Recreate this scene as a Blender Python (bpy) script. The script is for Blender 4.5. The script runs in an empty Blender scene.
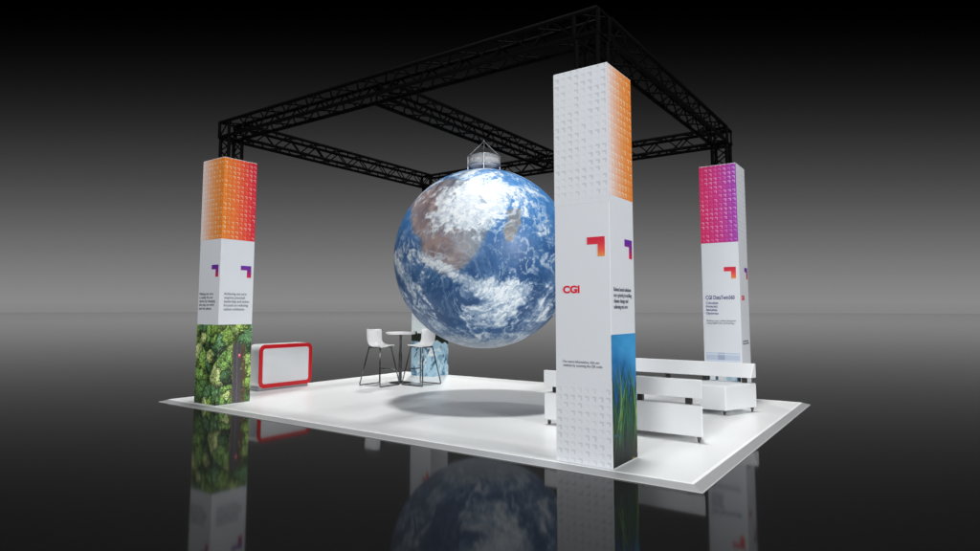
import bpy, bmesh, math, random
import numpy as np
from mathutils import Vector, Matrix

S = 0.62                      # one layout unit = 0.62 m (a display column is one unit wide)
random.seed(4)
scene = bpy.context.scene
COL = scene.collection

# ------------------------------------------------------------------ helpers
def lin(c):
    c = np.asarray(c, float) / 255.0
    return np.where(c <= 0.04045, c / 12.92, ((c + 0.055) / 1.055) ** 2.4)

def ink(c, k=0.78):           # printed colour -> reflectance
    return np.clip(lin(c) / k, 0, 0.88)

def link(name, me, mat=None, parent=None, smooth=False):
    o = bpy.data.objects.new(name, me)
    COL.objects.link(o)
    if parent is not None:
        o.parent = parent
    if mat is not None:
        me.materials.clear(); me.materials.append(mat)
    if smooth:
        me.polygons.foreach_set('use_smooth', [True] * len(me.polygons))
    return o

def obj(name, bm, mat, parent=None, smooth=False, loc=None):
    bmesh.ops.scale(bm, vec=(S, S, S), verts=bm.verts)
    bmesh.ops.recalc_face_normals(bm, faces=bm.faces)
    me = bpy.data.meshes.new(name)
    bm.to_mesh(me); bm.free()
    o = link(name, me, mat, parent, smooth)
    if loc: o.location = Vector(loc) * S
    return o

def box(bm, x0, x1, y0, y1, z0, z1, bev=0.0, seg=2):
    vs = [bm.verts.new(p) for p in ((x0,y0,z0),(x1,y0,z0),(x1,y1,z0),(x0,y1,z0),(x0,y0,z1),(x1,y0,z1),(x1,y1,z1),(x0,y1,z1))]
    fs = [bm.faces.new([vs[i] for i in f]) for f in ((3,2,1,0),(4,5,6,7),(0,1,5,4),(1,2,6,5),(2,3,7,6),(3,0,4,7))]
    if bev:
        es = list({e for f in fs for e in f.edges})
        bmesh.ops.bevel(bm, geom=es, offset=bev, segments=seg, affect='EDGES', profile=0.5)
    return bm

def prism(bm, bottom, top, bev=0.0, seg=2):
    n = len(bottom)
    a = [bm.verts.new(p) for p in bottom]; b = [bm.verts.new(p) for p in top]
    fs = [bm.faces.new(a[::-1]), bm.faces.new(b)]
    for i in range(n):
        fs.append(bm.faces.new((a[i], a[(i+1) % n], b[(i+1) % n], b[i])))
    if bev:
        es = list({e for f in fs for e in f.edges})
        bmesh.ops.bevel(bm, geom=es, offset=bev, segments=seg, affect='EDGES', profile=0.5)
    return bm

def tube(bm, pts, r, n=8, closed=False, caps=True):
    pts = [Vector(p) for p in pts]
    rings = []
    m = len(pts)
    up = None
    for i, p in enumerate(pts):
        if closed:
            d = (pts[(i+1) % m] - pts[(i-1) % m]).normalized()
        else:
            d = (pts[min(i+1, m-1)] - pts[max(i-1, 0)]).normalized()
        if up is None:
            up = Vector((0,0,1)) if abs(d.z) < 0.9 else Vector((1,0,0))
        a = d.cross(up)
        if a.length < 1e-4: a = d.cross(Vector((0.3,1,0.2)))
        a.normalize(); b = d.cross(a); up = (a.cross(d)).normalized() if False else up
        rr = r if not isinstance(r, (list, tuple)) else r[i]
        rings.append([bm.verts.new(p + a*rr*math.cos(2*math.pi*k/n) + b*rr*math.sin(2*math.pi*k/n)) for k in range(n)])
    for i in range(m if closed else m-1):
        A, B = rings[i], rings[(i+1) % m]
        for k in range(n):
            bm.faces.new((A[k], A[(k+1) % n], B[(k+1) % n], B[k]))
    if caps and not closed:
        bm.faces.new(rings[0][::-1]); bm.faces.new(rings[-1])
    return bm

def lathe(bm, prof, n=32, cx=0, cy=0, cap=True):
    rings = []
    for r, z in prof:
        rings.append([bm.verts.new((cx + r*math.cos(2*math.pi*k/n), cy + r*math.sin(2*math.pi*k/n), z)) for k in range(n)])
    for A, B in zip(rings, rings[1:]):
        for k in range(n):
            bm.faces.new((A[k], A[(k+1) % n], B[(k+1) % n], B[k]))
    if cap:
        bm.faces.new(rings[0][::-1]); bm.faces.new(rings[-1])
    return bm

def bend(pts, r, k=5):        # rounds the corners of a polyline
    pts = [Vector(p) for p in pts]; out = [pts[0]]
    for i in range(1, len(pts)-1):
        p, a, b = pts[i], (pts[i-1]-pts[i]), (pts[i+1]-pts[i])
        ra = min(r, a.length*.45); rb = min(r, b.length*.45)
        p0, p2 = p + a.normalized()*ra, p + b.normalized()*rb
        for j in range(k+1):
            t = j/k; out.append(p0*(1-t)**2 + p*2*t*(1-t) + p2*t*t)
    out.append(pts[-1]); return out

def thing(name, label, cat, loc=(0,0,0), rz=0, group=None):
    o = bpy.data.objects.new(name, None); COL.objects.link(o)
    o.empty_display_size = 0.2
    o.location = Vector(loc) * S; o.rotation_euler = (0, 0, rz)
    o['label'] = label; o['category'] = cat
    if group: o['group'] = group
    return o

def copy_tree(o, parent=None):
    c = o.copy(); COL.objects.link(c)
    if parent is not None: c.parent = parent
    for ch in [x for x in scene.objects if x.parent == o]:
        copy_tree(ch, c)
    return c

# ------------------------------------------------------------------ materials
def mat(name, col, rough=0.5, metal=0.0, bump=0.0, bscale=40, var=0.0, spec=0.5, ior=1.5, coat=0.0):
    m = bpy.data.materials.new(name); m.use_nodes = True
    nt = m.node_tree; b = nt.nodes['Principled BSDF']
    b.inputs['Base Color'].default_value = (*col, 1)
    b.inputs['Roughness'].default_value = rough
    b.inputs['Metallic'].default_value = metal
    b.inputs['Specular IOR Level'].default_value = spec
    b.inputs['IOR'].default_value = ior
    b.inputs['Coat Weight'].default_value = coat
    tc = nt.nodes.new('ShaderNodeTexCoord')
    if bump:
        n = nt.nodes.new('ShaderNodeTexNoise'); n.inputs['Scale'].default_value = bscale; n.inputs['Detail'].default_value = 4
        bp = nt.nodes.new('ShaderNodeBump'); bp.inputs['Strength'].default_value = bump; bp.inputs['Distance'].default_value = 0.01
        nt.links.new(tc.outputs['Object'], n.inputs['Vector']); nt.links.new(n.outputs['Fac'], bp.inputs['Height'])
        nt.links.new(bp.outputs['Normal'], b.inputs['Normal'])
    if var:
        n = nt.nodes.new('ShaderNodeTexNoise'); n.inputs['Scale'].default_value = 3.0; n.inputs['Detail'].default_value = 6
        mr = nt.nodes.new('ShaderNodeMapRange'); mr.inputs['To Min'].default_value = 1-var; mr.inputs['To Max'].default_value = 1+var
        mx = nt.nodes.new('ShaderNodeVectorMath'); mx.operation = 'SCALE'; mx.inputs[0].default_value = col
        nt.links.new(tc.outputs['Object'], n.inputs['Vector']); nt.links.new(n.outputs['Fac'], mr.inputs['Value'])
        nt.links.new(mr.outputs['Result'], mx.inputs['Scale']); nt.links.new(mx.outputs['Vector'], b.inputs['Base Color'])
    return m

def print_mat(name, rough=0.45, bump=0.0):   # colour comes from the mesh's printed colours
    m = mat(name, (.8,.8,.8), rough, bump=bump)
    nt = m.node_tree
    a = nt.nodes.new('ShaderNodeVertexColor'); a.layer_name = 'print'
    nt.links.new(a.outputs['Color'], nt.nodes['Principled BSDF'].inputs['Base Color'])
    return m

M = dict(
    panel=mat('white_fabric_panel', tuple(ink((204,207,211.5))), .55),
    floor=mat('white_stage_floor', (.80,.81,.805), .30, var=.02, spec=.35),
    trim=mat('white_edge_trim', (.985,.985,.985), .3),
    ramp=mat('grey_edge_ramp', (.40,.405,.41), .35, metal=.2, var=.05),
    lip=mat('pale_edge_lip', (.55,.55,.55), .4),
    truss=mat('black_truss_paint', (.0022,.0022,.0024), .8, spec=.05),
    leather=mat('white_leatherette', (.71,.72,.73), .33, bump=.06, bscale=60, var=.012),
    shell=mat('white_plastic_shell', (.91,.91,.91), .3),
    chrome=mat('dark_chrome', (.10,.10,.105), .25, metal=.9),
    black=mat('black_plastic', (.012,.012,.012), .4),
    steel=mat('brushed_steel', (.55,.56,.58), .35, metal=.8),
    tabletop=mat('white_laminate', (.88,.88,.88), .35),
    red=mat('red_lacquer', tuple(ink((200,8,22))), .3, coat=.2),
    counter=mat('white_lacquer', (.91,.915,.92), .35),
    face=mat('pale_acrylic_face', (.90,.915,.93), .5),
    red_print=mat('red_print', tuple(ink((205,18,45))), .5),
    navy_print=mat('navy_print', tuple(ink((52,40,110))), .5),
    grey_print=mat('grey_print', tuple(ink((100,104,112))), .5),
    print=print_mat('colour_print', .55),
    globe=print_mat('globe_print', .42),
)
# frosted drum above the globe
d = mat('frosted_grey_drum', (.74,.75,.77), .6)
nt = d.node_tree; d.node_tree.nodes['Principled BSDF'].inputs['Alpha'].default_value = .80
M['drum'] = d

# glossy black hall floor
g = mat('polished_black_floor', (.012,.012,.012), .055, spec=.5, ior=1.17)
M['ground'] = g

# ------------------------------------------------------------------ numpy noise for the prints
rng = np.random.RandomState(11)
PERM = rng.permutation(4096); VAL = rng.rand(4096)
def vnoise(p):
    p = np.asarray(p, float); i = np.floor(p).astype(int); f = p - i; f = f*f*f*(f*(f*6-15)+10)
    def h(a, b, c):
        return VAL[PERM[(PERM[(PERM[a & 4095] + b) & 4095] + c) & 4095]]
    x, y, z = i[...,0], i[...,1], i[...,2]; r = 0
    for dx in (0,1):
        for dy in (0,1):
            for dz in (0,1):
                w = (f[...,0] if dx else 1-f[...,0])*(f[...,1] if dy else 1-f[...,1])*(f[...,2] if dz else 1-f[...,2])
                r = r + w*h(x+dx, y+dy, z+dz)
    return r
def fbm(p, o=5, g=.5):
    s = 0; a = 1; t = 0
    for k in range(o):
        s = s + a*vnoise(p*(2.03**k) + 17.3*k); t += a; a *= g
    return s/t
def ridge(p, o=5):
    s = 0; a = 1; t = 0
    for k in range(o):
        s = s + a*(1-np.abs(2*vnoise(p*(2.07**k) + 9.1*k)-1)); t += a; a *= .55
    return s/t
def smooth(a, b, x):
    t = np.clip((x-a)/(b-a), 0, 1); return t*t*(3-2*t)
def mix(a, b, t):
    t = np.asarray(t)[...,None]; return np.asarray(a)*(1-t) + np.asarray(b)*t
def P3(u, v, w=0.0):
    return np.stack([u, v, np.full_like(u, w)], -1)

def grid_panel(name, face, w, z0, z1, nu, nv, painter, parent, off=.002, inset=-.0018, material=None):
    """A printed sheet, a few mm thick, laid on one face of a column. face: 'front' (-Y) or 'side' (+X)."""
    us = np.linspace(inset/w, 1-inset/w, nu); vs = np.linspace(0, 1, nv)
    U, V = np.meshgrid(us, vs)
    if face == 'front': X, Y = U*w, np.full_like(U, -off)
    else:               X, Y = np.full_like(U, w+off), U*w
    Z = z0 + V*(z1-z0)
    co = np.stack([X, Y, Z], -1).reshape(-1, 3)
    rgb = painter(U, V, z0, z1).reshape(-1, 3)
    idx = np.arange(nu*nv).reshape(nv, nu)
    q = np.stack([idx[:-1,:-1], idx[:-1,1:], idx[1:,1:], idx[1:,:-1]], -1).reshape(-1, 4)
    faces = q.tolist(); verts = co.tolist(); n0 = len(verts)
    rim = list(idx[0,:]) + list(idx[1:,-1]) + list(idx[-1,-2::-1]) + list(idx[-2:0:-1,0])
    for r in rim:                                   # the sheet's edge, back to the column body
        x, y, z = verts[r]
        verts.append([x, -.0005, z] if face == 'front' else [w+.0005, y, z])
    m = len(rim)
    for k in range(m):
        faces.append([rim[k], n0+k, n0+(k+1) % m, rim[(k+1) % m]])
    rgb = np.vstack([rgb, rgb[rim]])
    me = bpy.data.meshes.new(name)
    me.from_pydata((np.array(verts)*S).tolist(), [], [[int(i) for i in f] for f in faces]); me.update()
    at = me.color_attributes.new('print', 'FLOAT_COLOR', 'POINT')
    buf = np.ones((len(verts), 4)); buf[:, :3] = rgb
    at.data.foreach_set('color', buf.ravel())
    return link(name, me, material or M['print'], parent)

# ------------------------------------------------------------------ prints
def chevrons(U, Z, w, h0, seed, cells=8):
    """corner-mark pattern: returns (mark mask, tile mask, per-cell strength)"""
    cu = U*cells; cz = (Z-h0)*cells/w
    iu = np.floor(cu).astype(int); iz = np.floor(cz).astype(int); fu = cu-iu; fz = cz-iz
    r = np.random.RandomState(seed); T = r.rand(64, 64)
    st = T[iz % 64, iu % 64]
    st = np.where(st < .22, .30, np.where(st < .5, .6, 1.05))
    inside = (fu > .2) & (fu < .8) & (fz > .2) & (fz < .8)
    mark = inside & ((fz > .58) | (fu > .58))
    sh = ((fu > .2) & (fu < .58) & (fz > .50) & (fz < .60)) | ((fu > .50) & (fu < .58) & (fz > .2) & (fz < .58))
    tile = (fu > .08) & (fu < .92) & (fz > .08) & (fz < .92)
    return mark, tile, st, sh

def pattern_painter(stops, seed, white=False, fade=None):
    ts = [s[0] for s in stops]; cs = np.array([s[1] for s in stops], float)
    def f(U, V, z0, z1):
        Z = z0 + V*(z1-z0)
        t = U + .05*(V-.5)
        base = np.stack([np.interp(t, ts, cs[:,k]) for k in range(3)], -1)
        mark, tile, st, sh = chevrons(U, Z, 1.0, 0, seed)
        if white:
            k = 1.0
            if fade is not None: k = smooth(fade[1], fade[0], Z) if fade[1] > fade[0] else smooth(fade[1], fade[0], Z)
            out = base + (tile*3.0*k)[...,None]
            out = out - (mark*st*21*k)[...,None] - (sh*st*6*k)[...,None]
            return ink(out)
        a = mark*st*.40
        out = mix(base, (255,250,246), a)
        out = out - (sh*st*14)[...,None] + (tile*4)[...,None]
        return ink(np.clip(out, 0, 255))
    return f
W_ST = [(0,(205,208,212)),(1,(203,206,211))]
PINK_ORANGE = [(0,(230,200,200)),(.25,(230,172,152)),(.6,(228,135,75)),(1,(226,116,32))]
ORANGE_RED = [(0,(226,118,34)),(.35,(226,100,38)),(.7,(212,62,42)),(1,(192,24,46))]
RED_PURPLE = [(0,(198,26,84)),(.45,(186,30,112)),(1,(140,44,156))]

def forest(shift, road):
    r = np.random.RandomState(5)
    N = 46; px = r.rand(N)*2; py = r.rand(N)*2.1; sz = .75 + .5*r.rand(N)
    pal = np.array([(58,82,44),(74,98,50),(48,70,42),(84,112,56),(102,124,60),(64,92,60),(122,136,84),(84,106,48),(54,78,52),(100,120,66)])
    ci = r.randint(0, len(pal), N)
    def f(U, V, z0, z1):
        s = U + shift; z = V*(z1-z0)
        p = P3(s*1.0, z*1.0)
        ws = s + .07*(fbm(p*9+3, 3)-.5)*2; wz = z + .07*(fbm(p*9+40, 3)-.5)*2
        D = np.sqrt((ws[...,None]-px)**2 + (wz[...,None]-py)**2)/sz
        o = np.argsort(D, -1)[..., :2]; d1 = np.take_along_axis(D, o[..., :1], -1)[...,0]; d2 = np.take_along_axis(D, o[..., 1:2], -1)[...,0]
        k = o[...,0]
        col = pal[ci[k]].astype(float)
        gap = smooth(-.01, .045, d2-d1)
        leaf = fbm(p*55, 2, .7); clump = fbm(p*24+8, 2)
        light = .78 + .35*smooth(.22, .02, d1) + 1.5*(leaf-.5) + .8*(clump-.5)
        side = ((wz-py[k]) - (ws-px[k])*.5)*.9
        light = np.clip(light+side, .12, 1.9)*(.42+.58*gap)
        col = col*light[...,None]*1.30
        if road:
            c = 1.52 + .11*(z/2.1) ; c = 1.60 - .04*(z/2.1) + 0*c
            dd = s - c; top = smooth(1.62, 1.5, z + .10*(clump-.5)*2)
            verge = smooth(.27, .23, dd)*smooth(-.16, -.13, dd)*top
            col = mix(col, mix((70,58,44), (92,68,48), fbm(p*20, 3))*(.6+.8*leaf[...,None]), verge*smooth(.35,.5,clump+.1))
            rd = smooth(.125, .115, np.abs(dd))*top
            rc = mix((62,60,66), (78,76,82), fbm(p*30, 2))
            line = (np.abs(dd-.005) < .008)*.45 + (np.abs(dd+.115) < .008)*.4
            rc = mix(rc, (150,132,96), np.clip(line, 0, 1))
            col = mix(col, rc, rd)
            car = (np.abs(dd-.07) < .03)*(np.abs(z-1.25) < .05)
            col = mix(col, (215,40,80), car*1.0)
            car = (np.abs(dd-.07) < .018)*(np.abs(z-1.26) < .018)
            col = mix(col, (240,190,205), car*1.0)
        return ink(np.clip(col, 4, 245))
    return f

def seagrass(U, V, z0, z1):
    z = V*(z1-z0)
    n = fbm(P3(U*3, z*2), 4)
    sky = mix((14,74,130), (56,140,192), smooth(.8, 2.1, z + .5*(n-.5) + .45*(U-.5)))
    sky = sky + ((fbm(P3(U*2.2, z*4, 3), 4)-.5)*40)[...,None]
    col = mix(sky, (6,34,36), smooth(1.0, .25, z + .3*(n-.5)))
    r = np.random.RandomState(8)
    for k in range(150):
        f = k/150
        x = r.rand()*1.3-.15; h = .65+1.05*r.rand(); lean = (r.rand()-.42)*.8; cv = (r.rand()-.5)*.9; b0 = .35*(1-f)*r.rand()-.12
        t = np.clip((z-b0)/h, 0, 1)
        cx = x + lean*t + cv*t*t*t
        wd = .040*(1-t)**.7*(.5+.8*r.rand())
        e_ = (U-cx)/np.maximum(wd, 1e-4)
        m = smooth(1.15, .7, np.abs(e_))*(z > b0)*(z < b0+h)
        c = np.array([(10,54,36),(18,82,38),(42,108,46),(6,46,46),(26,90,62),(96,136,60)][int(r.rand()*5.99)], float)
        c = c*(.35 + .55*f + .25*t)[...,None]*(1 + .35*np.clip(e_, -1, 1))[...,None]
        col = col*(1-m[...,None]) + c*m[...,None]
    ring = smooth(.022, .010, np.abs(np.hypot((U-.12)*1.0, z-.22)-.27))*(U > .05)
    col = mix(col, (46,104,150), ring*.8)
    col = col*(.22+.78*smooth(0, .8, z))[...,None]
    rock = smooth(.55, .7, fbm(P3(U*9, z*9, 5), 3))*smooth(.25, .08, z)*smooth(.7, .85, U)
    col = mix(col, (150,120,70), rock)
    return ink(np.clip(col, 3, 240))

def glacier(shift):
    def f(U, V, z0, z1):
        s = U+shift; z = z0 + V*(z1-z0)
        p = P3(s, z)
        w = fbm(p*2.2+5, 4)
        st = ridge(np.stack([s*3.2+z*2.4+w*2.0, z*1.6-s*1.8, w*1.2], -1), 5)
        n = fbm(p*11, 4)
        col = mix((62,100,128), (158,190,206), smooth(.42, .72, st))
        col = mix(col, (222,230,238), smooth(.55, .78, n*.5+w*.55))
        crack = smooth(.6, .72, fbm(np.stack([s*5-z*3.5, z*2+s, w], -1), 4))
        col = mix(col, (30,66,92), crack*.85)
        edge = 1.33 + .10*(fbm(P3(s*5, z*0+2), 4)-.5)*2 - .10*smooth(1.1, 2, s)
        top = 1.64 + .09*(fbm(P3(s*16, z*0+9), 4)-.5)*2
        tree = mix((14,20,14), (44,58,30), smooth(.45, .75, fbm(p*30, 3)))
        col = mix(col, tree, smooth(edge-.02, edge+.02, z))
        col = mix(col, (206,216,226), smooth(top-.015, top+.015, z))
        return ink(np.clip(col, 4, 245))
    return f

def interior(U, V, z0, z1):
    z = z0 + V*(z1-z0)
    col = np.zeros(U.shape+(3,)) + (172,182,198)
    col = mix(col, (146,156,178), (np.abs(U-.46) < .09)*1.0)
    col = mix(col, (196,204,216), (np.abs(z-1.28) < .02)*.7)
    col = mix(col, (190,200,212), (z < 1.13)*1.0)
    bx = VAL[(np.floor(U*14).astype(int)*7 + np.floor(z*7).astype(int)*131) & 4095]
    low = mix(mix((34,66,84), (170,196,212), smooth(.2, .6, bx)), (238,240,242), smooth(.6, .8, bx))
    low = mix(low, (14,18,22), ((U < .12) | (U > .9))*1.0)
    col = mix(col, low, smooth(.98, .95, z))
    return ink(col)

# ------------------------------------------------------------------ writing
def text_mesh(body, size, spacing=1.0, bold=0.0):
    cu = bpy.data.curves.new('t', 'FONT'); cu.body = body; cu.size = size; cu.extrude = .0022
    cu.space_line = spacing; cu.resolution_u = 4; cu.offset = bold
    o = bpy.data.objects.new('t', cu); COL.objects.link(o)
    bpy.context.view_layer.update()
    dg = bpy.context.evaluated_depsgraph_get()
    me = bpy.data.meshes.new_from_object(o.evaluated_get(dg))
    bpy.data.objects.remove(o)
    return me

def write(name, lines, face, u0, u1, ztop, zbot, m, parent, bold=0.0):
    """lines of text fitted into the rectangle u0..u1, ztop..zbot on a column face"""
    me = text_mesh('\n'.join(lines), 1.0, 1.0, bold)
    n = len(me.vertices); co = np.empty(n*3); me.vertices.foreach_get('co', co); co = co.reshape(-1, 3)
    x0, x1, y0, y1 = co[:,0].min(), co[:,0].max(), co[:,1].min(), co[:,1].max()
    u = u0 + (co[:,0]-x0)/(x1-x0)*(u1-u0); z = zbot + (co[:,1]-y0)/(y1-y0)*(ztop-zbot)
    dep = co[:,2] + .0045
    if face == 'front': out = np.stack([u, -dep, z], -1)
    else:               out = np.stack([1.0+dep, u, z], -1)
    me.vertices.foreach_set('co', (out*S).ravel()); me.update()
    me.name = name
    return link(name, me, m, parent)

def logo(face, top, bot, parent, u0=.60, z1=3.683, w=.315, h=.322, t=.125):
    n = 24
    bm = bmesh.new()
    zs = [z1-h + h*k/n for k in range(n+1)]
    dep = .006
    def P(u, z, dd=dep): return (u, -dd, z) if face == 'front' else (1+dd, u, z)
    # an L-shaped corner mark, sliced in height so the two-colour print can run down it
    for a, b in zip(zs, zs[1:]):
        left = u0 if a >= z1-t-1e-6 else u0+w-t
        v = [bm.verts.new(P(uu, zz, dd)) for dd in (dep, .0008) for uu, zz in ((left,a),(u0+w,a),(u0+w,b),(left,b))]
        for f in ((0,1,2,3),(4,7,6,5),(0,3,7,4),(1,5,6,2),(0,4,5,1),(3,2,6,7)):
            bm.faces.new([v[i] for i in f])
    o = obj('logo', bm, M['print'], parent)
    me = o.data; at = me.color_attributes.new('print', 'FLOAT_COLOR', 'POINT')
    buf = np.ones((len(me.vertices), 4))
    for i, v in enumerate(me.vertices):
        k = min(1, max(0, (z1 - v.co.z/S)/h)); k = k**1.5
        buf[i, :3] = ink(np.array(top)*(1-k) + np.array(bot)*k)
    at.data.foreach_set('color', buf.ravel())
    return o

# ------------------------------------------------------------------ setting: hall floor and stage
Wd, Dp = 14.4463, 9.7021
H = 6.578; HO = 4.372; HI = 2.094
FX, LX = -1.266-1, -12.266-1        # west edges of the columns
FY, RY, BY = .086, 8.654, 8.7246

bm = bmesh.new(); box(bm, -700, 700, -700, 700, -.263, -.063)
o = obj('floor', bm, M['ground']); o['kind'] = 'structure'
st = thing('exhibition_platform', 'low white exhibition platform with grey ramped edge on the black floor', 'platform')
e = .055
bm = bmesh.new(); box(bm, -Wd+e, -e, e, Dp-e, -.055, 0)
obj('deck', bm, M['floor'], st)
bm = bmesh.new()
def ring(bm, a0, z0, a1, z1, a2, z2, a3, z3):
    """closed square profile swept round the platform: offsets a outward from the deck edge, heights z"""
    rs = []
    for a, z in ((a0,z0),(a1,z1),(a2,z2),(a3,z3)):
        rs.append([bm.verts.new(p) for p in ((-Wd-a,-a,z),(a,-a,z),(a,Dp+a,z),(-Wd-a,Dp+a,z))])
    for i in range(4):
        A, B = rs[i], rs[(i+1) % 4]
        for k in range(4): bm.faces.new((A[k], A[(k+1) % 4], B[(k+1) % 4], B[k]))
ring(bm, -e, .004, 0.0, .004, 0.0, -.055, -e, -.055); obj('edge_trim', bm, M['trim'], st)
bm = bmesh.new(); ring(bm, .002, -.003, .158, -.052, .158, -.0625, .002, -.0625); obj('ramp', bm, M['ramp'], st)
bm = bmesh.new(); ring(bm, .158, -.050, .173, -.053, .173, -.0625, .158, -.0625); obj('edge_lip', bm, M['lip'], st)

# ------------------------------------------------------------------ columns
CG = 'printed square display columns at the platform corners'
def column(x, y, label):
    t = thing('display_column', label, 'display column', (x, y, 0), 0, CG)
    bm = bmesh.new(); box(bm, 0, 1, 0, 1, .002, H, .004, 1)
    obj('column_body', bm, M['panel'], t)
    return t
NU, NV = 120, 250
PR = [(92,38,150),(206,20,52)]; RO = [(196,14,52),(240,140,60)]

c = column(FX, FY, 'nearest and tallest-looking column with red CGI letters and underwater grass picture on its side')
grid_panel('pattern_panel', 'front', 1, HO-.12, H-.012, NU, NV, pattern_painter(W_ST, 21, True, (4.5, HO-.1)), c)
grid_panel('pattern_panel', 'front', 1, .012, 1.36, NU, 150, pattern_painter(W_ST, 22, True, (1.15, 1.36)), c)
grid_panel('gradient_panel', 'side', 1, HO, H-.012, NU, NV, pattern_painter(PINK_ORANGE, 23), c)
grid_panel('photo_panel', 'side', 1, .012, HI, 150, 300, seagrass, c)['label'] = 'photo print of green underwater grass'
logo('front', *RO, c); logo('side', *PR, c)
write('lettering', ['CGI'], 'front', .148, .455, 2.895, 2.765, M['red_print'], c, .045)
write('text_block', ['For more information, visit our', 'website by scanning the QR code.'], 'front', .14, .85, 1.665, 1.545, M['grey_print'], c)
write('text_block', ['Robust based solutions', 'are a priority in tackling', 'climate change and', 'achieving net zero'], 'side', .12, .86, 2.86, 2.49, M['grey_print'], c)

c = column(LX, FY, 'left column with orange and red top and aerial forest road picture at its foot')
grid_panel('gradient_panel', 'front', 1, HO, H-.012, NU, NV, pattern_painter(PINK_ORANGE, 31), c)
grid_panel('gradient_panel', 'side', 1, HO, H-.012, NU, NV, pattern_painter(ORANGE_RED, 32), c)
grid_panel('photo_panel', 'front', 1, .012, HI, 170, 340, forest(0, False), c)['label'] = 'photo print of treetops from above'
grid_panel('photo_panel', 'side', 1, .012, HI, 170, 340, forest(1, True), c)['label'] = 'photo print of a forest road from above with a red car'
logo('front', *PR, c); logo('side', *PR, c)
write('text_block', ['Making net zero', 'a reality for our', 'clients by changing', 'the way we work', 'and the planet'], 'front', .06, .82, 2.95, 2.47, M['grey_print'], c)
write('text_block', ['Achieving net zero', 'requires practical', 'leadership and action', 'focused on reducing', 'carbon emissions'], 'side', .13, .88, 2.95, 2.47, M['grey_print'], c)

c = column(FX, RY, 'right column with magenta patterned top standing behind the rear white bench')
grid_panel('gradient_panel', 'front', 1, HO, H-.012, NU, NV, pattern_painter(RED_PURPLE, 41), c)
grid_panel('pattern_panel', 'side', 1, HO-.12, H-.012, NU, NV, pattern_painter(W_ST, 42, True, (4.5, HO-.1)), c)
grid_panel('photo_panel', 'front', 1, .012, 1.325, 110, 150, interior, c, inset=.05)['label'] = 'pale blue photo print'
logo('front', *RO, c); logo('side', *PR, c)
write('lettering', ['CGI DataTwin360'], 'front', .09, .86, 2.90, 2.79, M['navy_print'], c, .010)
write('text_block', ['Calculate', 'Forecast', 'Simulate', 'Optimise'], 'front', .09, .42, 2.73, 2.35, M['navy_print'], c, .0)
write('text_block', ['Reduce your carbon footprint', 'using digital twin technology'], 'front', .10, .88, 2.225, 2.10, M['grey_print'], c)
write('lettering', ['CGI'], 'side', .148, .455, 2.895, 2.765, M['red_print'], c, .045)
write('text_block', ['For more information, visit our', 'website by scanning the QR code.'], 'side', .14, .85, 1.665, 1.545, M['grey_print'], c)

c = column(LX, BY, 'far column half hidden behind the globe with glacier picture at its foot')
grid_panel('gradient_panel', 'front', 1, HO, H-.012, NU, NV, pattern_painter(RED_PURPLE, 51), c)
grid_panel('gradient_panel', 'side', 1, HO, H-.012, NU, NV, pattern_painter(ORANGE_RED, 52), c)
grid_panel('photo_panel', 'front', 1, .012, HI, 120, 240, glacier(0), c)['label'] = 'photo print of blue glacier ice below dark trees'
grid_panel('photo_panel', 'side', 1, .012, HI, 120, 240, glacier(1), c)['label'] = 'photo print of blue glacier ice below dark trees'
logo('front', *RO, c); logo('side', *PR, c)

# ------------------------------------------------------------------ truss
tr = thing('truss_frame', 'black lattice truss frame on four legs above the display columns', 'truss', (-7.33, 4.85, 0))
OX, OY = -7.33, 4.85
ZT, ZB = 7.70, 7.28; TH = .23; CR = .047
def beam(name, p, d, length, hw, hh, up=Vector((0,0,1)), pitch=.46):
    """box truss from p along d (centre line); hw, hh half width/height; lattice mesh with its four chords as children"""
    p = Vector(p); d = Vector(d); s = d.cross(up).normalized()
    n = max(2, int(round(length/pitch))); st_ = length/n
    bm = bmesh.new(); r = .020
    c4 = [(-1,-1),(1,-1),(1,1),(-1,1)]
    def pt(c, t): return p + d*t + s*(c[0]*hw) + up*(c[1]*hh)
    for k in range(4):
        a, b = c4[k], c4[(k+1) % 4]
        for i in range(n):
            A, B = (a, b) if i % 2 == 0 else (b, a)
            tube(bm, [pt(A, i*st_), pt(B, (i+1)*st_)], r, 6)
        for i in (0, n):
            tube(bm, [pt(a, i*st_), pt(b, i*st_)], r*1.2, 6)
    o = obj(name, bm, M['truss'], tr, loc=(-OX, -OY, 0))
    for cc in c4:
        bm = bmesh.new(); tube(bm, [pt(cc, 0), pt(cc, length)], CR, 10)
        obj('chord', bm, M['truss'], o)
    return o
X0, X1, Y0, Y1 = LX+.5, FX+.5, .586, 9.17
zc, hh = (ZT+ZB)/2, (ZT-ZB)/2
for (y) in (Y0, Y1):
    beam('truss_beam', (X0-TH, y, zc), (1,0,0), X1-X0+2*TH, TH, hh)
for (x) in (X0, X1):
    beam('truss_beam', (x, Y0+TH+.06, zc), (0,1,0), Y1-Y0-2*TH-.12, TH, hh)
beam('truss_beam', (-7.16, Y0+TH+.06, zc), (0,1,0), Y1-Y0-2*TH-.12, TH, hh)
for x in (X0, X1):
    for y in (Y0, Y1):
        beam('truss_leg', (x, y, H-.3), (0,0,1), ZB-H+.3-.05, .2, .2, up=Vector((0,1,0)), pitch=.34)
        for sx in (-1,1):
            for sy in (-1,1):
                bm = bmesh.new()
                tube(bm, [(x+sx*.2, y+sy*.2, ZB-.06), (x+sx*TH, y+sy*TH, ZB), (x+sx*TH, y+sy*TH, ZT)], CR*.9, 8)
                obj('corner_post', bm, M['truss'], tr, loc=(-OX, -OY, 0))

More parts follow.
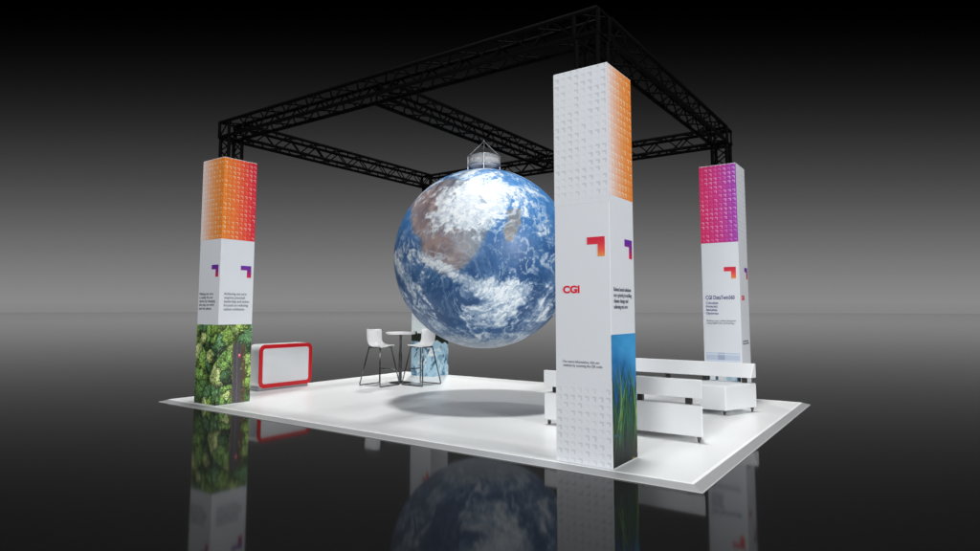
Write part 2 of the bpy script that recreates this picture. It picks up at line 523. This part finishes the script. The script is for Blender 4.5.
# ------------------------------------------------------------------ globe
GC = Vector((-7.15, 4.88, 3.93)); GR = 2.49
CAM = Vector((2.8212, -9.1873, 2.4822))
gl = thing('hanging_globe', 'huge earth globe hanging from the truss in the middle of the stage', 'globe', GC)
def globe_mesh(parent):
    nu, nv = 720, 360
    th = np.linspace(0, 2*np.pi, nu, endpoint=False); ph = np.linspace(-np.pi/2, np.pi/2, nv+1)[1:-1]
    T, Pp = np.meshgrid(th, ph)
    n = np.stack([np.cos(Pp)*np.cos(T), np.cos(Pp)*np.sin(T), np.sin(Pp)], -1).reshape(-1, 3)
    n = np.vstack([n, [[0,0,-1],[0,0,1]]])
    # painting frame: the printed side of the globe faces the aisle in front of the stage
    fwd = (CAM-GC).normalized(); f = np.array(fwd); r = np.array(Vector((-fwd.y, fwd.x, 0)).normalized()); u = np.cross(f, r)
    a = n@r; b = n@u; depth = n@f
    front = smooth(-.25, .1, depth)
    # --- warped coordinates
    w1 = np.stack([fbm(n*2.4+k*31, 4)-.5 for k in range(3)], -1)
    w2 = np.stack([fbm(n*7+k*13+50, 4)-.5 for k in range(3)], -1)
    a2 = a + .10*w1[:,0] + .035*w2[:,0]; b2 = b + .10*w1[:,1] + .035*w2[:,1]
    def blob(cx, cy, rx, ry, ang=0, x=a2, y=b2):
        c_, s_ = math.cos(ang), math.sin(ang); dx, dy = x-cx, y-cy
        return np.exp(-(((dx*c_+dy*s_)/rx)**2 + ((-dx*s_+dy*c_)/ry)**2))
    ocean = mix((38,76,122), (74,136,200), smooth(-.5, .85, b + .3*w1[:,0]))
    ocean = ocean + ((fbm(n*6+7, 6, .6)-.5)*50)[:,None]
    ocean = mix(ocean, (60,100,146), smooth(.35, 0, np.abs(b+.8))*.5)
    # --- land: southern Africa and a large island east of it (disc coordinates, y up)
    def poly(pts, x, y, soft=.02):
        pts = np.array(pts); m = len(pts); dmin = np.full(x.shape, 9.); ins = np.zeros(x.shape, bool)
        for i in range(m):
            p, q_ = pts[i], pts[(i+1) % m]; e_ = q_-p
            t = np.clip(((x-p[0])*e_[0] + (y-p[1])*e_[1])/(e_@e_), 0, 1)
            dmin = np.minimum(dmin, np.hypot(x-p[0]-t*e_[0], y-p[1]-t*e_[1]))
            cr = ((p[1] > y) != (q_[1] > y)) & (x < (q_[0]-p[0])*(y-p[1])/(q_[1]-p[1]+1e-9)+p[0])
            ins ^= cr
        return smooth(-soft, soft, np.where(ins, dmin, -dmin))
    ax, ay = a + .03*w2[:,0]*2, b + .03*w2[:,1]*2
    africa = poly([(-.80,.62),(-.76,.42),(-.72,.26),(-.64,.20),(-.60,.04),(-.52,-.06),(-.44,-.14),(-.33,-.16),(-.22,-.10),(-.10,.02),(-.02,.17),(.05,.30),(.12,.45),(.10,.60),(-.05,.78),(-.4,.86)], ax, ay, .03)*(depth > 0)
    isl = poly([(.22,.46),(.28,.50),(.37,.47),(.36,.38),(.33,.26),(.29,.17),(.22,.17),(.19,.26),(.21,.34)], ax, ay, .012)*(depth > 0)
    land = mix((140,122,122), (172,146,136), smooth(.4, .65, fbm(n*9, 4)))
    land = mix(land, (120,126,122), smooth(.05, .35, a + .35)*smooth(-.2, .2, b))
    land = mix(land, (150,118,112), smooth(.5, .62, fbm(n*20+4, 4))*.6)
    land = mix(land, (112,124,136), smooth(-.45, .02, a + .3*(b-.1))*.75)
    col = mix(ocean, land, africa*.92)
    col = mix(col, mix((122,124,124), (142,132,126), smooth(.45, .6, fbm(n*14, 4))), isl)
    # --- clouds
    big = .34*blob(-.15,.62,.55,.36) + .36*blob(-.10,.35,.42,.22) + .28*blob(.12,.80,.5,.22) \
        + .72*blob(.22,-.34,.30,.15,.25) + .45*blob(-.02,-.30,.30,.10,-.35) + .52*blob(-.36,-.12,.30,.06,-.55) + .34*blob(-.10,-.52,.30,.05,-.1) + .22*blob(.02,-.62,.5,.14,.1) \
        + .26*blob(.32,.66,.26,.11,.2) + .24*blob(.48,.34,.30,.06,-.5) + .2*blob(.75,.12,.35,.06,-.4) + .16*blob(-.86,.14,.14,.10) \
        + .42*blob(-.74,-.30,.34,.05,-.95) + .34*blob(-.62,-.36,.30,.03,-.9) + .3*blob(-.86,-.2,.25,.03,-1.1) + .22*blob(-.55,-.62,.3,.10,-.7) + .22*blob(.62,-.55,.32,.10,.5) + .75*blob(0,-1.0,.8,.13)
    big = big - .36*blob(-.86,.36,.10,.2) - .34*blob(-.5,-.42,.26,.09,-.4) - .30*blob(-.14,-.40,.16,.035,-.5) - .25*blob(.45,-.16,.30,.08,-.1) - .18*blob(-.45,-.12,.1,.1) - .35*blob(.2,.12,.3,.2) - .22*blob(.60,.02,.4,.14) - .3*blob(.22,.78,.2,.08) \
        - .34*blob(-.30,.13,.24,.12,-.6) - .60*blob(.29,.33,.10,.17) - .22*blob(-.28,.80,.12,.06)-.12*blob(.8,.4,.2,.3)
    # streaky, swirling structure: noise stretched round the disc's middle, twisted round two storm centres
    at_, bt_ = a.copy(), b.copy()
    for vx, vy, vr, va in ((-.16,-.27,.26,2.6), (.20,.62,.20,-2.0), (-.62,-.28,.2,1.6), (.55,-.45,.24,1.8)):
        dx, dy = at_-vx, bt_-vy; g_ = va*np.exp(-(dx*dx+dy*dy)/(vr*vr))
        at_, bt_ = vx + dx*np.cos(g_) - dy*np.sin(g_), vy + dx*np.sin(g_) + dy*np.cos(g_)
    n2 = at_[:,None]*r + bt_[:,None]*u + depth[:,None]*f
    ra = np.hypot(at_-.12, bt_-.05) + 1e-6; ca, sa = (at_-.12)/ra, (bt_-.05)/ra
    rr_ = ra + .30*w1[:,0] + .05*w2[:,0]
    sw = np.stack([ca*1.6 + 1.5*w1[:,1], sa*1.6 + 1.5*w1[:,2], rr_*5.5], -1)
    streak = ridge(sw*1.1, 5)
    thin = ridge(sw*np.array([1.0,1.0,1.3])*2.2 + 1.6*w2, 5)
    fil = smooth(.72, .86, thin)
    puff = fbm(n2*5 + 3.5*w1 + 1.6*w2, 7, .60)
    fine = fbm(n2*26 + 8*w2, 4, .7)
    mask = smooth(.40, .62, fbm(n2*3.1+77, 3))
    south = smooth(.22, -.15, b)
    veil = (.25+.55*south)*(streak-.62) + (1.15-.35*south)*(puff-.5) + .42*(fine-.5)
    dens = veil + 1.0*big - .06
    dens = dens*front + (1-front)*(.9*(puff-.45)+.3*(streak-.5))
    cl = smooth(.09, .38, dens)
    shade = smooth(-.5, .5, .55*b + 1.0*(fine-.5) + 1.5*(puff-.5) + .9*(dens-.35) + .5*(streak-.6))
    ccol = mix((160,178,198), (244,248,251), shade)
    ccol = ccol - (34*smooth(.62, .36, fine)*smooth(.0,.5,dens))[:,None]*np.array([1.1,.85,.65])
    wisp = fil*(.35+.65*mask)*smooth(-.45, .1, veil + .5*big + .1*south)
    col = mix(col, (206,216,228), wisp*.85*front)
    col = mix(col, ccol, cl*.95)
    col = mix(col, (120,150,188), smooth(-.05, .3, veil + .2*big)*.35*(1-cl))
    col = mix(col, (188,198,208), smooth(-.72, -1.02, b)*.75)
    rgb = np.clip(lin(np.clip(col, 4, 255))*1.0, 0, .9)
    verts = (n*GR*S).tolist(); R = nv-1
    faces = []
    idx = np.arange(R*nu).reshape(R, nu); nx = np.roll(idx, -1, 1)
    faces = np.stack([idx[:-1], nx[:-1], nx[1:], idx[1:]], -1).reshape(-1, 4).tolist()
    for k in range(nu):
        faces.append([R*nu, int(nx[0,k]), int(idx[0,k])]); faces.append([R*nu+1, int(idx[-1,k]), int(nx[-1,k])])
    me = bpy.data.meshes.new('sphere'); me.from_pydata(verts, [], faces); me.update()
    at = me.color_attributes.new('print', 'FLOAT_COLOR', 'POINT')
    buf = np.ones((len(verts), 4)); buf[:, :3] = rgb; at.data.foreach_set('color', buf.ravel())
    return link('sphere', me, M['globe'], parent, True)
globe_mesh(gl)
# hanger: frosted drum on struts, with cables to a hook under the truss
dr, d0, d1 = .44, 2.63, 2.88           # heights relative to the globe's centre
bm = bmesh.new(); lathe(bm, [(dr,d0),(dr,d1),(dr-.012,d1),(dr-.012,d0+.012),(.001,d0+.012),(.001,d0)], 40, cap=False)
obj('mount_drum', bm, M['drum'], gl, True)
for z in (d0, d1):
    bm = bmesh.new(); tube(bm, [(dr*1.01*math.cos(t*math.pi/20), dr*1.01*math.sin(t*math.pi/20), z) for t in range(40)], .012, 6, closed=True)
    obj('rim', bm, M['steel'], gl, True)
for k in range(4):
    t = math.radians(35.4 + 90*k)
    x, y = dr*1.02*math.cos(t), dr*1.02*math.sin(t)
    bm = bmesh.new(); tube(bm, [(x, y, 2.40), (x, y, d1+.02)], .016, 8); obj('strut', bm, M['steel'], gl)
    bm = bmesh.new(); tube(bm, [(x, y, d1+.02), (.02*math.cos(t), .02*math.sin(t), 3.31)], .013, 8); obj('cable', bm, M['steel'], gl)
bm = bmesh.new(); lathe(bm, [(.02,3.27),(.035,3.29),(.035,3.33),(.012,3.36)], 12); obj('hook', bm, M['steel'], gl)

# ------------------------------------------------------------------ bar table and stools
tb = thing('bar_table', 'round white bar table on a thin metal post between two stools', 'bar table', (-11.95, 6.70, 0))
bm = bmesh.new(); lathe(bm, [(.05,1.66),(.48,1.66),(.505,1.675),(.51,1.69),(.51,1.715),(.505,1.73),(.05,1.735)], 48); obj('table_top', bm, M['tabletop'], tb, False)
bm = bmesh.new(); lathe(bm, [(.055,.05),(.055,1.0),(.038,1.02),(.038,1.62),(.14,1.64),(.14,1.66)], 20); obj('post', bm, M['chrome'], tb, False)
bm = bmesh.new(); lathe(bm, [(.36,.004),(.36,.02),(.34,.03),(.08,.045),(.06,.06)], 40); obj('base_plate', bm, M['chrome'], tb, False)

def make_stool(label, loc, rz):
    t = thing('bar_stool', label, 'bar stool', loc, rz, 'white shell bar stools at the round table')
    # shell: profile in the y,z plane (stool looks to +y), swept across x
    prof = [(-.46,1.86,.31),(-.455,1.78,.335),(-.43,1.62,.34),(-.40,1.46,.345),(-.35,1.34,.345),(-.25,1.275,.34),(-.10,1.255,.335),(.08,1.265,.33),(.24,1.29,.32),(.36,1.31,.30),(.42,1.30,.27)]
    bm = bmesh.new(); nx = 10; g = []
    for i, (y, z, hw) in enumerate(prof):
        row = []
        k = i/(len(prof)-1)
        for j in range(nx+1):
            s = -1 + 2*j/nx; e4 = abs(s)**3.5
            lift = .15*math.exp(-((k-.45)/.28)**2)
            row.append(bm.verts.new((s*hw*(1-.03*e4), y + e4*.20*math.exp(-(k/.5)**2), z + e4*lift*1.0)))
        g.append(row)
    for A, B in zip(g, g[1:]):
        for j in range(nx): bm.faces.new((A[j], A[j+1], B[j+1], B[j]))
    o = obj('seat_shell', bm, M['shell'], t, True)
    m = o.modifiers.new('s', 'SOLIDIFY'); m.thickness = .022*S/.62; m.offset = 0
    m = o.modifiers.new('b', 'SUBSURF'); m.levels = m.render_levels = 2
    r = .020
    for sx in (-1, 1):
        pts = [(sx*.25,-.26,1.25),(sx*.47,-.46,.016),(sx*.47,.46,.016),(sx*.25,.26,1.25)]
        bm = bmesh.new(); tube(bm, bend(pts, .05), r, 8); obj('sled_leg', bm, M['chrome'], t, True)
    bm = bmesh.new(); tube(bm, [(-.40,.385,.50),(.40,.385,.50)], r, 8); obj('footrest', bm, M['chrome'], t, True)
    for yy in (-.26, .26):
        bm = bmesh.new(); tube(bm, [(-.25,yy,1.25),(.25,yy,1.25)], r, 8); obj('seat_bracket', bm, M['chrome'], t, True)
    return t
s1 = make_stool('white bar stool left of the round table, its back towards the viewer', (-12.05, 5.82, 0), 0)
s2 = copy_tree(s1); s2.location = Vector((-11.04, 6.76, 0))*S; s2.rotation_euler = (0, 0, math.radians(90))
s2['label'] = 'white bar stool right of the round table, in front of the glacier picture'

# ------------------------------------------------------------------ counter with red frame
ct = thing('counter', 'white counter framed by a rounded red border behind the forest column', 'counter', (-14.12, 3.44, 0))
def rrect(y0, y1, z0, z1, r, n=8):
    out = []
    for cy, cz, a0 in ((y1-r,z1-r,0),(y0+r,z1-r,90),(y0+r,z0+r,180),(y1-r,z0+r,270)):
        for k in range(n+1):
            a = math.radians(a0 + 90*k/n); out.append((cy + r*math.cos(a), cz + r*math.sin(a)))
    return out
YA, YB, ZA, ZC = -.97, 1.03, .08, 1.41
def slab(bm, pts, x0, x1, bev=0):
    prism(bm, [(x0, y, z) for y, z in pts], [(x1, y, z) for y, z in pts], 0)
bm = bmesh.new(); slab(bm, rrect(YA, YB, ZA, ZC, .2), -.30, .235); obj('counter_body', bm, M['counter'], ct)
bm = bmesh.new()
A, B = rrect(YA, YB, ZA, ZC, .2), rrect(YA+.12, YB-.12, ZA+.12, ZC-.12, .09)
ra = [[bm.verts.new((x, y, z)) for y, z in L] for L, x in ((A,.236),(A,.27),(B,.27),(B,.236))]
for i in range(4):
    P_, Q_ = ra[i], ra[(i+1) % 4]
    for k in range(len(A)): bm.faces.new((P_[k], P_[(k+1) % len(A)], Q_[(k+1) % len(A)], Q_[k]))
obj('frame', bm, M['red'], ct)
bm = bmesh.new(); slab(bm, rrect(YA+.125, YB-.125, ZA+.125, ZC-.125, .085), .236, .252); obj('front_panel', bm, M['face'], ct)
bm = bmesh.new(); box(bm, -.27, .20, YA+.03, YB-.1, .002, ZA+.03); obj('plinth', bm, mat('grey_plinth', (.42,.43,.45), .5), ct)

# ------------------------------------------------------------------ benches
def make_bench(label, loc, rz):
    """wedge-plan bench; outer long side with the backrest at y=0, seat opens to +y"""
    t = thing('bench', label, 'bench', loc, rz, 'white bench seats facing each other on the platform')
    L, Dd, ins = 1.71, 1.10, .46
    zb, zt = .11, .70
    def plan(z, y0=0, y1=Dd, g=0):
        k0, k1 = ins*y0/Dd, ins*y1/Dd
        return [(-L+k0+g, y0+g, z), (L-k0-g, y0+g, z), (L-k1-g, y1-g, z), (-L+k1+g, y1-g, z)]
    bm = bmesh.new(); prism(bm, plan(zb), plan(zt), .032, 4); obj('seat', bm, M['leather'], t)
    bm = bmesh.new()
    kb, kt = .21, .07
    f = ins/Dd
    prism(bm, [(-L,0,.825),(L,0,.825),(L-kb*f,kb,.825),(-L+kb*f,kb,.825)], [(-L,0,1.174),(L,0,1.174),(L-kt*f,kt,1.174),(-L+kt*f,kt,1.174)], .016, 3)
    obj('backrest', bm, M['leather'], t)
    for x in (-1.45, -.49, .47, 1.43):
        bm = bmesh.new(); box(bm, x-.055, x+.055, .03, .13, zt-.01, .835); obj('bracket', bm, M['black'], t)
    for x, y in ((-L+.1,.07), (L-.1,.07), (-L+ins+.06,Dd-.09), (L-ins-.06,Dd-.09), (0,.07), (0,Dd-.09)):
        bm = bmesh.new()
        tube(bm, [(x,y,zb+.01),(x,y,.06)], [.045,.035], 10)
        cs = obj('castor', bm, M['chrome'], t)
        bm = bmesh.new(); tube(bm, [(x-.018,y,.045),(x+.018,y,.045)], .043, 14); obj('wheel', bm, M['chrome'], cs)
    return t
b1 = make_bench('white bench turning its backrest to the viewer, partly behind the nearest column', (-2.37, 2.82, 0), 0)
b2 = copy_tree(b1); b2.location = Vector((-2.37, 7.38, 0))*S; b2.rotation_euler = (0, 0, math.pi)
b2['label'] = 'white bench farther back in front of the magenta column, seat towards the viewer'

# ------------------------------------------------------------------ camera
cam = bpy.data.cameras.new('camera'); co = bpy.data.objects.new('camera', cam); COL.objects.link(co); scene.camera = co
yaw, pit, roll = .6178, .0854, .0011
d = Vector((-math.sin(yaw)*math.cos(pit), math.cos(yaw)*math.cos(pit), math.sin(pit)))
r = Vector((math.cos(yaw), math.sin(yaw), 0)); u = r.cross(d)
r2 = r*math.cos(roll) + u*math.sin(roll); u2 = -r*math.sin(roll) + u*math.cos(roll)
co.matrix_world = Matrix(((r2.x,u2.x,-d.x,CAM.x*S),(r2.y,u2.y,-d.y,CAM.y*S),(r2.z,u2.z,-d.z,CAM.z*S),(0,0,0,1)))
cam.sensor_width = 36; cam.lens = 619.5/980*36; cam.shift_x = .00702; cam.shift_y = -.01863
cam.clip_end = 2000; cam.clip_start = .05

# ------------------------------------------------------------------ studio backdrop glow (world) and lamps
w = bpy.data.worlds.new('World'); scene.world = w; w.use_nodes = True; nt = w.node_tree
bg = nt.nodes['Background']; tc = nt.nodes.new('ShaderNodeTexCoord')
dot = nt.nodes.new('ShaderNodeVectorMath'); dot.operation = 'DOT_PRODUCT'; dot.inputs[1].default_value = (-math.sin(yaw), math.cos(yaw), 0)
ab = nt.nodes.new('ShaderNodeMath'); ab.operation = 'ABSOLUTE'
mxn = nt.nodes.new('ShaderNodeMath'); mxn.operation = 'MAXIMUM'; mxn.inputs[1].default_value = .02
sep = nt.nodes.new('ShaderNodeSeparateXYZ')
dv = nt.nodes.new('ShaderNodeMath'); dv.operation = 'DIVIDE'
ab2 = nt.nodes.new('ShaderNodeMath'); ab2.operation = 'ABSOLUTE'
mul = nt.nodes.new('ShaderNodeMath'); mul.operation = 'MULTIPLY'; mul.inputs[1].default_value = 1.9
cr = nt.nodes.new('ShaderNodeValToRGB')
L = nt.links.new
L(tc.outputs['Generated'], dot.inputs[0]); L(dot.outputs['Value'], ab.inputs[0]); L(ab.outputs[0], mxn.inputs[0])
L(tc.outputs['Generated'], sep.inputs[0]); L(sep.outputs['Z'], dv.inputs[0]); L(mxn.outputs[0], dv.inputs[1])
L(dv.outputs[0], ab2.inputs[0]); L(ab2.outputs[0], mul.inputs[0]); L(mul.outputs[0], cr.inputs['Fac'])
L(cr.outputs['Color'], bg.inputs['Color']); bg.inputs['Strength'].default_value = 1.0
stops = [(0,133),(9,137),(31,128),(62,111),(86,97),(111,82),(136,68),(161,55),(186,42),(211,30),(236,20),(261,11),(290,3),(311,0)]
el = cr.color_ramp.elements
for i, (px, v) in enumerate(stops):
    pos = px/619.5*1.9; c_ = float(lin(float(v)))
    e_ = el[0] if i == 0 else (el[1] if i == 1 else el.new(pos))
    e_.position = pos; e_.color = (c_, c_, c_*1.0, 1)

def lamp(name, loc, target, size, power, col=(1,1,1), spread=180):
    l = bpy.data.lights.new(name, 'AREA'); l.shape = 'DISK'; l.size = size*S; l.energy = power; l.color = col; l.spread = math.radians(spread)
    o = bpy.data.objects.new(name, l); COL.objects.link(o); o.location = Vector(loc)*S
    o.rotation_euler = (Vector(target)-Vector(loc)).to_track_quat('-Z', 'Y').to_euler()
    return o
def power_for(E, dist): return E*math.pi*math.pi*(dist*S)**2
def spot(name, loc, target, radius, E, dist, cone, blend):
    l = bpy.data.lights.new(name, 'SPOT'); l.energy = E*4*math.pi*math.pi*(dist*S)**2; l.shadow_soft_size = radius*S
    l.spot_size = math.radians(cone); l.spot_blend = blend
    o = bpy.data.objects.new(name, l); COL.objects.link(o); o.location = Vector(loc)*S
    o.rotation_euler = (Vector(target)-Vector(loc)).to_track_quat('-Z', 'Y').to_euler()
    return o
spot('overhead_lamp', (-7.2, 4.85, 100), (-7.2, 4.85, 0), 4.5, .80, 98, 13.0, .15)
# added unseen spots that brighten the far hall floor to meet the backdrop glow
fw = Vector((-math.sin(yaw), math.cos(yaw), 0)); c0 = Vector((CAM.x, CAM.y, 0))
spot('floor_wash_fill', c0 + fw*150 + Vector((0,0,150)), c0 + fw*150, 6, 8.4, 150, 85, .4)
spot('floor_wash_fill', c0 + fw*450 + Vector((0,0,420)), c0 + fw*450, 12, 10.5, 420, 90, .7)
lamp('front_lamp', (4, -36, 13), (-7, 4, 2.5), 12, power_for(.49, 42), (.97,.985,1))
lamp('side_lamp', (32, -8, 12), (-7, 4, 2.5), 12, power_for(.52, 42), (.97,.985,1))

scene.render.resolution_x = 1024; scene.render.resolution_y = 576
scene.view_settings.view_transform = 'Standard'; scene.view_settings.look = 'None'
scene.view_settings.exposure = 0; scene.view_settings.gamma = 1
